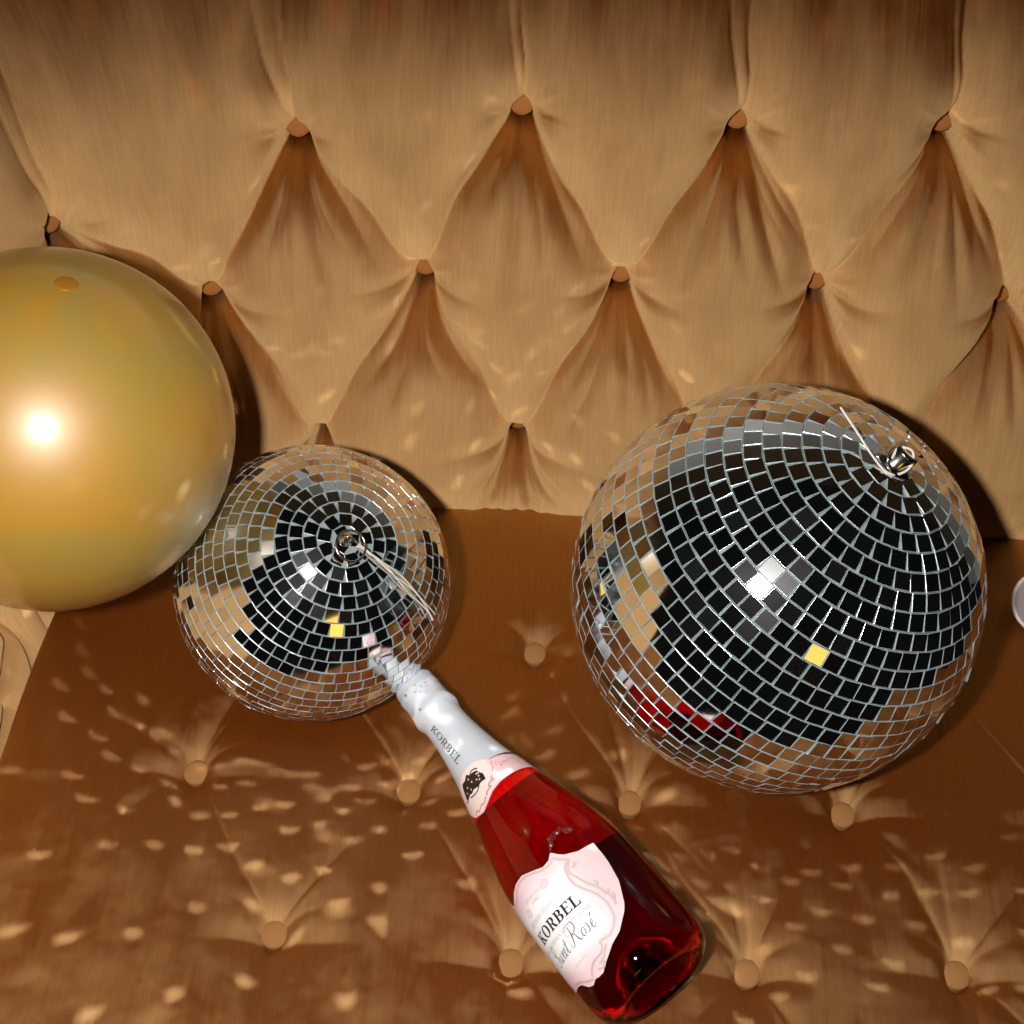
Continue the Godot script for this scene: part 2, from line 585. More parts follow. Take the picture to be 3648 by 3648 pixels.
	for pair in [[seat_a, seat_b], [seat_b, seat_c]]:
		for q in pair[0]:
			for e in pair[1]:
				if absf(q.x - e.x) < 0.12:
					press_crease(bow.call(Vector2(q.x, -q.y), Vector2(e.x, -e.y), rng.randf_range(-0.05, 0.05)), 0.0008, 0.010, 0.0009, 0.0018, 0.0004, 1.0, 0.8)
	var seat := obj("seat_cushion", cloth(func(x, w, n): return seat_point(x, w, n), func(x, w): return seat_frame(x, w), PILE_SAT_ON, 0.085), null, t)
	for row in [seat_a, seat_b, seat_c]:
		for q in row:
			var c := Vector2(q.x, -q.y)
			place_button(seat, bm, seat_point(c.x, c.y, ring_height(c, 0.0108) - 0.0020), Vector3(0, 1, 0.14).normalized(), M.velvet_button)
	obj("seat_base", box(Vector3(-0.33, -0.24, -0.02), Vector3(0.60, -0.11, 0.50)), M.velvet_button, t)


func seat_edge(z: float) -> float:
	return -0.372 + 0.26 * pow(maxf(0.0, 0.20 - z), 1.6)


func seat_point(x: float, w: float, n: float) -> Vector3:
	var z := -w
	var y := n
	# left edge and front edge roll over
	var edge := seat_edge(z)
	var xx := x
	var e := edge + 0.018 - x
	if e > 0.0:
		var a := minf(e / 0.018, PI / 2)
		xx = edge + 0.018 - 0.018 * sin(a)
		y -= 0.018 * (1.0 - cos(a)) + maxf(0.0, e - 0.018 * PI / 2) * 3.0
	if z > 0.47:
		var a2 := minf((z - 0.47) / 0.025, PI / 2)
		z = 0.47 + 0.025 * sin(a2)
		y -= 0.025 * (1.0 - cos(a2)) + maxf(0.0, -w - 0.47 - 0.025 * PI / 2) * 8.0
	return Vector3(xx, y, z)


func field_at(c: Vector2) -> float:
	return field[clampi(int(round((c.y - f0.y) / fd)), 0, fh - 1) * fw + clampi(int(round((c.x - f0.x) / fd)), 0, fw - 1)]


func squeeze(a: float, limit: float) -> float:
	return limit * tanh(a / limit)


func cloth(place: Callable, base: Callable, nap: float, brushing: float) -> ArrayMesh:
	# velvet as two layers: a woven ground of deep colour, and over it the pale pile, brushed towards +v,
	# whose shading normals lean with the fibres
	var v := PackedVector3Array()
	v.resize(fw * fh)
	var w := PackedVector3Array()
	w.resize(fw * fh)
	var uv := PackedVector2Array()
	uv.resize(fw * fh)
	var n := PackedVector3Array()
	n.resize(fw * fh)
	var m := PackedVector3Array()
	m.resize(fw * fh)
	var brushed := FastNoiseLite.new()
	brushed.seed = 12
	brushed.frequency = 1.0
	brushed.fractal_octaves = 3
	var streaks := FastNoiseLite.new()
	streaks.seed = 5
	streaks.frequency = 1.0
	streaks.fractal_octaves = 2
	for j in fh:
		var b := f0.y + j * fd
		var j0 := maxi(j - 1, 0) * fw
		var j1 := mini(j + 1, fh - 1) * fw
		for i in fw:
			var a := f0.x + i * fd
			var k := j * fw + i
			var f: Basis = base.call(a, b)
			v[k] = place.call(a, b, field[k]) * U
			w[k] = v[k] + f.z * 0.0007
			uv[k] = Vector2(a, b) * 2.0
			var tv := atan((field[j0 + i] - field[j1 + i]) / (2.0 * fd))
			var tu := atan((field[j * fw + maxi(i - 1, 0)] - field[j * fw + mini(i + 1, fw - 1)]) / (2.0 * fd))
			var lv := squeeze(tv, 0.75)
			n[k] = (f.z * (cos(lv) * cos(tu)) + f.y * sin(lv) + f.x * (sin(tu) * cos(lv))).normalized()
			var lean := nap + squeeze(tv, 0.80) + brushing * brushed.get_noise_2d(a * 26.0, b * 9.0) + brushing * 0.5 * streaks.get_noise_2d(a * 380.0, b * 14.0)
			var yaw := squeeze(tu, 0.85)
			m[k] = (f.z * (cos(lean) * cos(yaw)) + f.y * sin(lean) + f.x * (sin(yaw) * cos(lean * 0.5))).normalized()
	var idx := grid_index(fw, fh)
	var mesh := arrays(v, n, uv, idx, uv)
	var a := []
	a.resize(Mesh.ARRAY_MAX)
	a[Mesh.ARRAY_VERTEX] = w
	a[Mesh.ARRAY_NORMAL] = m
	a[Mesh.ARRAY_TEX_UV] = uv
	a[Mesh.ARRAY_TEX_UV2] = uv
	a[Mesh.ARRAY_INDEX] = idx
	mesh.add_surface_from_arrays(Mesh.PRIMITIVE_TRIANGLES, a)
	mesh.surface_set_material(0, M.velvet_ground)
	mesh.surface_set_material(1, M.velvet_pile)
	return mesh


func back_frame(s: float, _h: float) -> Basis:
	var f := clampf((ARC_C.x - s) / ARC_L, 0.0, PI / 2)
	var out := Vector3(sin(f), 0, cos(f))
	var nn := out * cos(REC) + Vector3.UP * sin(REC)
	var vv := Vector3.UP * cos(REC) - out * sin(REC)
	return Basis(vv.cross(nn), vv, nn)


func seat_frame(x: float, w: float) -> Basis:
	var e := seat_edge(-w) + 0.018 - x
	var a := clampf(e / 0.018, 0.0, PI / 2)
	return Basis(Vector3(cos(a), sin(a), 0), Vector3.FORWARD, Vector3(-sin(a), cos(a), 0))


func ring_height(c: Vector2, r: float) -> float:
	var t := 0.0
	for k in 12:
		t += field_at(c + Vector2(cos(TAU * k / 12), sin(TAU * k / 12)) * r)
	return t / 12.0


# ------------------------------------------------------------------ balloon
func balloon() -> void:
	var axis := Vector3(0.247, 0.965, -0.094).normalized()
	var t := thing("gold_balloon", "shiny gold balloon leaning in the sofa corner beside the smaller mirror ball", "balloon", BALLOON_C)
	var prof := []
	for k in 65:
		var a := -PI / 2 + PI * k / 64.0
		var y := sin(a)
		var r := cos(a)
		if y < 0.0:
			r *= 1.0 - 0.10 * y * y
			y *= 1.10
		prof.append(Vector2(r, y) * BALLOON_R)
	obj("balloon_skin", lathe(prof, frame(axis), Vector3.ZERO, 96), M.gold_latex, t)
	var tip := []
	for k in 9:
		var a := PI / 2 * k / 8.0
		tip.append(Vector2(0.0068 * cos(a), 0.0008 * sin(a) + sqrt(BALLOON_R * BALLOON_R - pow(0.0068 * cos(a), 2)) + 0.0002))
	obj("crown_spot", lathe(tip, frame(axis), Vector3.ZERO, 24), M.amber_latex, t)
	var knot := [Vector2(0.011, -1.13), Vector2(0.004, -1.10), Vector2(0.005, -1.08)]
	var kp := [Vector2(0.0, -0.139), Vector2(0.009, -0.139), Vector2(0.010, -0.136), Vector2(0.004, -0.131), Vector2(0.005, -0.127), Vector2(0.009, -0.122)]
	obj("knot", lathe(kp, frame(axis), Vector3.ZERO, 20), M.amber_latex, t)


# ------------------------------------------------------------------ mirror balls
func tile_mesh(w: float, h: float, thick: float, ch: float, face: Material) -> ArrayMesh:
	# z is outward; the mirrored face lies at z = 0; surface 0 the mirror, surface 1 the glass edge
	var m := ArrayMesh.new()
	var a := [Vector3(-w / 2 + ch, -h / 2 + ch, 0), Vector3(w / 2 - ch, -h / 2 + ch, 0), Vector3(w / 2 - ch, h / 2 - ch, 0), Vector3(-w / 2 + ch, h / 2 - ch, 0)]
	var b := [Vector3(-w / 2, -h / 2, -ch), Vector3(w / 2, -h / 2, -ch), Vector3(w / 2, h / 2, -ch), Vector3(-w / 2, h / 2, -ch)]
	var v := PackedVector3Array()
	var n := PackedVector3Array()
	for p in a:
		v.append(p * U)
		n.append(Vector3.BACK)
	m.add_surface_from_arrays(Mesh.PRIMITIVE_TRIANGLES, surf(v, n, PackedInt32Array([0, 2, 1, 0, 3, 2])))
	v = PackedVector3Array()
	n = PackedVector3Array()
	var idx := PackedInt32Array()
	for k in 4:
		var k1 := (k + 1) % 4
		for quad in [[b[k], b[k1], a[k1], a[k]], [b[k] + Vector3(0, 0, -thick), b[k1] + Vector3(0, 0, -thick), b[k1], b[k]]]:
			var nn: Vector3 = (quad[1] - quad[0]).cross(quad[3] - quad[0]).normalized()
			var s := v.size()
			var chamfer: bool = quad[2].z == 0.0
			for p in quad:
				v.append(p * U)
				# a ground edge: the shading turns from the mirror's face to the side
				n.append(nn if not chamfer else (Vector3(0, 0, 1) if p.z == 0.0 else Vector3(nn.x, nn.y, 0.1).normalized()))
			idx.append_array(PackedInt32Array([s, s + 2, s + 1, s, s + 3, s + 2]))
	m.add_surface_from_arrays(Mesh.PRIMITIVE_TRIANGLES, surf(v, n, idx))
	m.surface_set_material(0, face)
	m.surface_set_material(1, M.tile_edge)
	return m


func surf(v: PackedVector3Array, n: PackedVector3Array, idx: PackedInt32Array) -> Array:
	var a := []
	a.resize(Mesh.ARRAY_MAX)
	a[Mesh.ARRAY_VERTEX] = v
	a[Mesh.ARRAY_NORMAL] = n
	a[Mesh.ARRAY_INDEX] = idx
	return a


func mirror_ball(called: String, c: Vector3, radius: float, pole: Vector3, rows: int, label: String, seed_: int, big: bool) -> void:
	var r := RandomNumberGenerator.new()
	r.seed = seed_
	var t := thing(called, label, "mirror ball", c, "mirror balls on the sofa")
	var f := frame(pole)
	var pitch := PI * radius / rows
	var core := []
	for k in 49:
		var a := -PI / 2 + PI * k / 48.0
		core.append(Vector2(cos(a), sin(a)) * (radius - pitch * 0.13))
	obj("ball_core", lathe(core, f, Vector3.ZERO, 96), M.plaster, t)
	var side := pitch * 0.984
	var variants := []
	for k in 5:
		variants.append(tile_mesh(side * [1.0, 0.985, 0.96, 0.99, 0.975][k], side * [0.985, 1.0, 0.99, 0.965, 0.98][k], pitch * 0.14, pitch * 0.040, [M.mirror, M.mirror, M.mirror, M.mirror_hazy, M.mirror_old][k]))
	var all := []
	for i in rows:
		var th := (i + 0.5) * PI / rows
		var count := maxi(1, int(floor(TAU * radius * sin(th) / (pitch * 0.985))))
		if i == 0:
			count = 3
		var start := r.randf() * TAU
		for k in count:
			var ph := start + TAU * (k + r.randf_range(-0.02, 0.02)) / count
			var n := (f.x * cos(ph) + f.y * sin(ph)) * sin(th) + f.z * cos(th)
			var down := ((f.x * cos(ph) + f.y * sin(ph)) * cos(th) - f.z * sin(th)).normalized()
			var loose := 0.012 if r.randf() < 0.85 else 0.05
			var tilt := Vector2(r.randfn(0, loose), r.randfn(0, loose))
			var across := down.cross(n)
			var nn := (n + down * tilt.x + across * tilt.y).normalized()
			var yaw := r.randfn(0, 0.032)
			var ex := (across * cos(yaw) + down * sin(yaw))
			ex = (ex - nn * ex.dot(nn)).normalized()
			var b := Basis(ex, nn.cross(ex), nn)
			var p := n * (radius + r.randf_range(-0.02, 0.02) * pitch)
			var eye := (EYE - c - p)
			var seen := nn.dot(eye.normalized()) / eye.length_squared()
			all.append([seen, Transform3D(b, p * U), r.randi() % 5])
			tiles_for_glints.append([c + p, nn, side, c, radius])
	all.sort_custom(func(x, y): return x[0] > y[0])
	for k in 300:
		var o := obj("mirror_tile", variants[all[k][2]], null, t)
		o.transform = all[k][1]
	var mm := MultiMesh.new()
	mm.transform_format = MultiMesh.TRANSFORM_3D
	mm.mesh = variants[0]
	mm.instance_count = all.size() - 300
	for k in range(300, all.size()):
		mm.set_instance_transform(k - 300, all[k][1])
	var rest := MultiMeshInstance3D.new()
	rest.name = "mirror_tile_field"
	rest.multimesh = mm
	rest.set_meta("kind", "stuff")
	t.add_child(rest, true)
	# hanger, ring and string at the pole
	var o0 := f.z * radius
	if big:
		var cap := [Vector2(0.0, 0.0), Vector2(0.0125, 0.0), Vector2(0.0125, 0.002), Vector2(0.0085, 0.003), Vector2(0.0085, 0.012), Vector2(0.0070, 0.0135), Vector2(0.0, 0.0135)]
		obj("hanger_cap", lathe(cap, frame((f.z + Vector3(0.25, 0.1, -0.1)).normalized()), o0 - f.z * 0.001, 28), M.steel, t)
		ring(t, o0 + f.z * 0.008 + Vector3(-0.003, 0.0, 0.004), 0.0075, 0.0007, (f.z + Vector3(0.2, 0.2, 1.0)).normalized())
		var lift := Vector3(0, 0.007, 0.006)
		var p := [Vector3(-0.036, 0.021, -0.023), Vector3(-0.025, 0.011, -0.012), Vector3(-0.016, 0.003, -0.002), Vector3(-0.007, -0.004, 0.0044), Vector3(0.001, -0.005, 0.005), Vector3(0.008, -0.001, 0.001), Vector3(0.008, 0.005, -0.005), Vector3(0.0, 0.006, -0.0065), Vector3(-0.004, 0.002, -0.001)]
		var path := []
		for q in p:
			path.append(o0 + q + lift)
		obj("hanging_string", tube(smooth_path(path, 8), 0.00075, 8), M.string, t)
	else:
		var cap := [Vector2(0.0, 0.0), Vector2(0.005, 0.0), Vector2(0.005, 0.002), Vector2(0.0032, 0.003), Vector2(0.0032, 0.006), Vector2(0.0, 0.0075)]
		obj("hanger_cap", lathe(cap, f, o0 - f.z * 0.001, 20), M.steel, t)
		var rc := o0 + f.z * 0.004 + (f.x * 0.55 - f.y * 0.5) * 0.0  + Vector3(0.003, -0.001, 0.006)
		ring(t, rc, 0.0102, 0.00075, (f.z + Vector3(0.15, -0.1, 0.05)).normalized())
		for s in 3:
			var path := []
			for k in 14:
				var q := k / 13.0
				var dir := (f.z * cos(0.09 + q * 1.13) + Vector3(0.93, -0.10, 0.36).normalized() * sin(0.09 + q * 1.13)).normalized()
				var wob := f.z.cross(Vector3(0.93, -0.1, 0.36)).normalized() * (sin(q * 9.0 + s * 2.1) * 0.0012 + (s - 1) * 0.0016 * (0.4 + q))
				path.append(dir * (radius + 0.0022) + wob + dir * 0.001 * sin(q * 7.0 + s))
			obj("hanging_string", tube(smooth_path(path, 4), 0.00052, 6), M.string, t)


func ring(t: Node, c: Vector3, r: float, wire: float, axis: Vector3) -> void:
	var b := frame(axis)
	var path := []
	for k in 41:
		path.append(c + (b.x * cos(TAU * k / 40) + b.y * sin(TAU * k / 40)) * r)
	obj("hanger_ring", tube(path, wire, 8), M.steel, t)


# ------------------------------------------------------------------ bottle
const PROF := [Vector2(0.002, 0.0132), Vector2(0.004, 0.0142), Vector2(0.010, 0.0144), Vector2(0.020, 0.0145), Vector2(0.030, 0.0153), Vector2(0.040, 0.0145), Vector2(0.0527, 0.0150), Vector2(0.070, 0.0172), Vector2(0.0875, 0.0203), Vector2(0.110, 0.0255), Vector2(0.130, 0.0313), Vector2(0.145, 0.0353), Vector2(0.160, 0.0388), Vector2(0.180, 0.0415), Vector2(0.200, 0.0425), Vector2(0.256, 0.0425), Vector2(0.264, 0.0415), Vector2(0.270, 0.0390), Vector2(0.274, 0.0345)]

func bottle_r(s: float) -> float:
	for i in PROF.size() - 1:
		if s <= PROF[i + 1].x or i == PROF.size() - 2:
			var a: Vector2 = PROF[i]
			var b: Vector2 = PROF[i + 1]
			var p: Vector2 = PROF[maxi(i - 1, 0)]
			var q: Vector2 = PROF[mini(i + 2, PROF.size() - 1)]
			var m1 := (b.y - p.y) / maxf(b.x - p.x, 1e-5)
			var m2 := (q.y - a.y) / maxf(q.x - a.x, 1e-5)
			var d := b.x - a.x
			var t := clampf((s - a.x) / d, 0.0, 1.0)
			var t2 := t * t
			var t3 := t2 * t
			return (2 * t3 - 3 * t2 + 1) * a.y + (t3 - 2 * t2 + t) * d * m1 + (-2 * t3 + 3 * t2) * b.y + (t3 - t2) * d * m2
	return 0.0


func bottle_dir(deg: float) -> Vector3:
	# 0 is straight up; positive turns towards the lower left of the picture
	var a := deg_to_rad(deg)
	return Vector3.UP * cos(a) - Vector3.UP.cross(BOTTLE_X).normalized() * sin(a)


func on_bottle(s: float, deg: float, off := 0.0) -> Vector3:
	return BOTTLE_X.normalized() * s + bottle_dir(deg) * (bottle_r(s) + off)


func bottle() -> void:
	var t := thing("sparkling_wine_bottle", "bottle of red rosé wine with white foil neck lying on the seat", "bottle", BOTTLE_A)
	var b := Basis(Vector3.UP, BOTTLE_X.normalized().cross(Vector3.UP), BOTTLE_X.normalized())
	var prof := [Vector2(0.0, 0.004), Vector2(0.011, 0.004)]
	var s := 0.006
	while s < 0.2745:
		prof.append(Vector2(bottle_r(s) - (0.0004 if s < 0.09 else 0.0), s))
		s += 0.004 if s < 0.25 else 0.001
	for q in [Vector2(0.0315, 0.2752), Vector2(0.0290, 0.2748), Vector2(0.0265, 0.2715), Vector2(0.0225, 0.2640), Vector2(0.0170, 0.2560), Vector2(0.0110, 0.2500), Vector2(0.0050, 0.2470), Vector2(0.0, 0.2462)]:
		prof.append(q)
	obj("glass_body", lathe(prof, b, Vector3.ZERO, 128), M.rose_glass, t)
	obj("back_label_shade", patch([Vector2(292, 0.186), Vector2(240, 0.176), Vector2(150, 0.170), Vector2(128, 0.128)], [Vector2(292, 0.246), Vector2(285, 0.270), Vector2(140, 0.270), Vector2(128, 0.200)], 292.0, 128.0, 0.0003, 141, 20), M.paper_back_shaded, t)  # back label blackened and drawn overlong to darken the wine and base
	for k in 52:
		var a := rng.randf()
		var q := Vector2(lerpf(20.0, -6.0, a) + rng.randfn(0, 1.2), lerpf(0.1785, 0.1770, a) - 0.0062 * sin(a * PI) + rng.randfn(0, 0.0011))
		var br := rng.randf_range(0.0006, 0.0018)
		var bp := []
		for j in 9:
			bp.append(Vector2(cos(-PI / 2 + PI * j / 8.0), sin(-PI / 2 + PI * j / 8.0)) * br)
		obj("bubble", lathe(bp, Basis.IDENTITY, on_bottle(q.y, q.x, -0.0002), 14), M.rose_bubble, t)
	foil(t)
	labels(t)


func curved(nu: int, nv: int, place: Callable) -> ArrayMesh:
	# place(u, v) -> Vector3 with u, v in 0..1; outward is du x dv
	var v := PackedVector3Array()
	var uv := PackedVector2Array()
	for j in nv:
		for i in nu:
			v.append(place.call(float(i) / (nu - 1), float(j) / (nv - 1)) * U)
			uv.append(Vector2(float(i) / (nu - 1), float(j) / (nv - 1)))
	return arrays(v, grid_normals(v, nu, nv), uv, grid_index(nu, nv))


func foil(t: Node) -> void:
	var crumple := FastNoiseLite.new()
	crumple.seed = 31
	crumple.frequency = 1.0
	crumple.noise_type = FastNoiseLite.TYPE_SIMPLEX
	crumple.fractal_type = FastNoiseLite.FRACTAL_RIDGED
	crumple.fractal_octaves = 2
	# deg decreases with u so that du x dv points outwards when v runs along the axis
	obj("foil_capsule", curved(161, 150, func(u, v):
		var s: float = lerpf(0.002, 0.095, v)
		var deg: float = 360.0 * u
		var d := bottle_dir(deg)
		var rough := smoothstep(0.046, 0.022, s) * 0.00036 + 0.00008
		var c3 := d * 0.014 + BOTTLE_X * s * 0.75
		var w := crumple.get_noise_3d(c3.x * 50.0, c3.y * 50.0, c3.z * 50.0)
		var collar := 0.0012 * exp(-pow((s - 0.031 + 0.002 * sin(deg * 0.07)) / 0.004, 2)) + 0.0008 * exp(-pow((s - 0.012) / 0.003, 2))
		return on_bottle(s, -deg, 0.0004 + rough * w + collar)), M.foil, t)
	obj("foil_top", lathe([Vector2(0.0, 0.0016), Vector2(0.006, 0.0017), Vector2(0.0128, 0.0021)], Basis(Vector3.UP, BOTTLE_X.normalized().cross(Vector3.UP), BOTTLE_X.normalized()), Vector3.ZERO, 40), M.foil, t)


func at_deg(line: Array, deg: float) -> float:
	# line of Vector2(deg, s) with deg falling
	for i in line.size() - 1:
		if deg >= line[i + 1].x:
			var d: float = line[i].x - line[i + 1].x
			return line[i].y if d < 1e-6 else lerpf(line[i].y, line[i + 1].y, clampf((line[i].x - deg) / d, 0.0, 1.0))
	return line[-1].y


func patch(top: Array, bottom: Array, d0: float, d1: float, off: float, nu: int, nv: int) -> ArrayMesh:
	return curved(nu, nv, func(u, v):
		var deg: float = lerpf(d1, d0, u)
		return on_bottle(lerpf(at_deg(top, deg), at_deg(bottom, deg), v), deg, off))


func ribbon(pts: Array, width: float, off: float) -> ArrayMesh:
	# a printed stroke on the bottle along (deg, s) points; width in metres, a list of points with z = width also works
	var path := smooth_path(pts, 6)
	var v := PackedVector3Array()
	var n := PackedVector3Array()
	var idx := PackedInt32Array()
	for k in path.size():
		var p = path[k]
		var a = path[maxi(k - 1, 0)]
		var c = path[mini(k + 1, path.size() - 1)]
		var sc := deg_to_rad(1.0) * bottle_r(p.y)
		var tdir := Vector2((c.x - a.x) * sc, c.y - a.y).normalized()
		var wd: float = width * (p.z if p is Vector3 else 1.0)
		var q := Vector2(-tdir.y / sc, tdir.x) * wd * 0.5
		for sg in [-1.0, 1.0]:
			v.append(on_bottle(p.y + q.y * sg, p.x + q.x * sg, off) * U)
			n.append(bottle_dir(p.x))
		if k:
			var m := k * 2
			idx.append_array(PackedInt32Array([m - 2, m - 1, m + 1, m - 2, m + 1, m]))
	return arrays(v, n, PackedVector2Array(), outward(v, n, idx))


func outward(v: PackedVector3Array, n: PackedVector3Array, idx: PackedInt32Array) -> PackedInt32Array:
	# every triangle clockwise as seen from the side its normals point to
	for k in range(0, idx.size(), 3):
		if (v[idx[k + 1]] - v[idx[k]]).cross(v[idx[k + 2]] - v[idx[k]]).dot(n[idx[k]]) > 0.0:
			var q := idx[k + 1]
			idx[k + 1] = idx[k + 2]
			idx[k + 2] = q
	return idx


func print_shape(poly: Array, off: float) -> ArrayMesh:
	# a filled printed shape from (deg, s) corners
	var flat := PackedVector2Array()
	for p in poly:
		flat.append(Vector2(p.x * 0.001, p.y))
	var tri := Array(Geometry2D.triangulate_polygon(flat))
	poly = poly.duplicate()
	var k0 := 0
	while k0 < tri.size():
		# wide triangles are split so that they follow the round of the bottle
		var wide := 3.0
		var e := -1
		for q in 3:
			var w := absf(poly[tri[k0 + q]].x - poly[tri[k0 + (q + 1) % 3]].x)
			if w > wide:
				wide = w
				e = q
		if e < 0:
			k0 += 3
			continue
		var a: int = tri[k0 + e]
		var b: int = tri[k0 + (e + 1) % 3]
		var c: int = tri[k0 + (e + 2) % 3]
		poly.append((poly[a] + poly[b]) * 0.5)
		var m := poly.size() - 1
		tri[k0] = a
		tri[k0 + 1] = m
		tri[k0 + 2] = c
		tri.append_array([m, b, c])
	var v := PackedVector3Array()
	var n := PackedVector3Array()
	for p in poly:
		v.append(on_bottle(p.y, p.x, off) * U)
		n.append(bottle_dir(p.x))
	return arrays(v, n, PackedVector2Array(), outward(v, n, PackedInt32Array(tri)))


func lettering(text: String, height: float, from: Vector2, to: Vector2, off: float, along_axis := false, slant := 0.0, squeeze := true, bold := false) -> ArrayMesh:
	# letters whose baseline runs from one (deg, s) point to another, wrapped on to the bottle
	var font := SystemFont.new()
	font.font_names = PackedStringArray(["Droid Serif"])
	if bold:
		font.font_weight = 700
	var tm := TextMesh.new()
	tm.font = font
	tm.text = text
	tm.font_size = 64
	tm.pixel_size = 0.01
	tm.depth = 0.0
	tm.curve_step = 2.0
	tm.horizontal_alignment = HORIZONTAL_ALIGNMENT_LEFT
	var a := tm.get_mesh_arrays()
	var src: PackedVector3Array = a[Mesh.ARRAY_VERTEX]
	var idx: PackedInt32Array = a[Mesh.ARRAY_INDEX] if a[Mesh.ARRAY_INDEX] != null else PackedInt32Array(range(src.size()))
	var lo := Vector3(1e9, 1e9, 0)
	var hi := Vector3(-1e9, -1e9, 0)
	for p in src:
		lo = lo.min(p)
		hi = hi.max(p)
	var base := lo.y
	var v := PackedVector3Array()
	var n := PackedVector3Array()
	var span := hi.x - lo.x
	var sc := deg_to_rad(1.0) * bottle_r((from.y + to.y) * 0.5)
	for p in src:
		var q := (p.x - lo.x + slant * (p.y - base)) / span
		var up := (p.y - base) / (hi.y - base) * height
		var c := from.lerp(to, q)
		if along_axis:
			c.x -= up / sc
		else:
			c.y -= up
		v.append(on_bottle(c.y, c.x, off) * U)
		n.append(bottle_dir(c.x))
	return arrays(v, n, PackedVector2Array(), outward(v, n, idx))


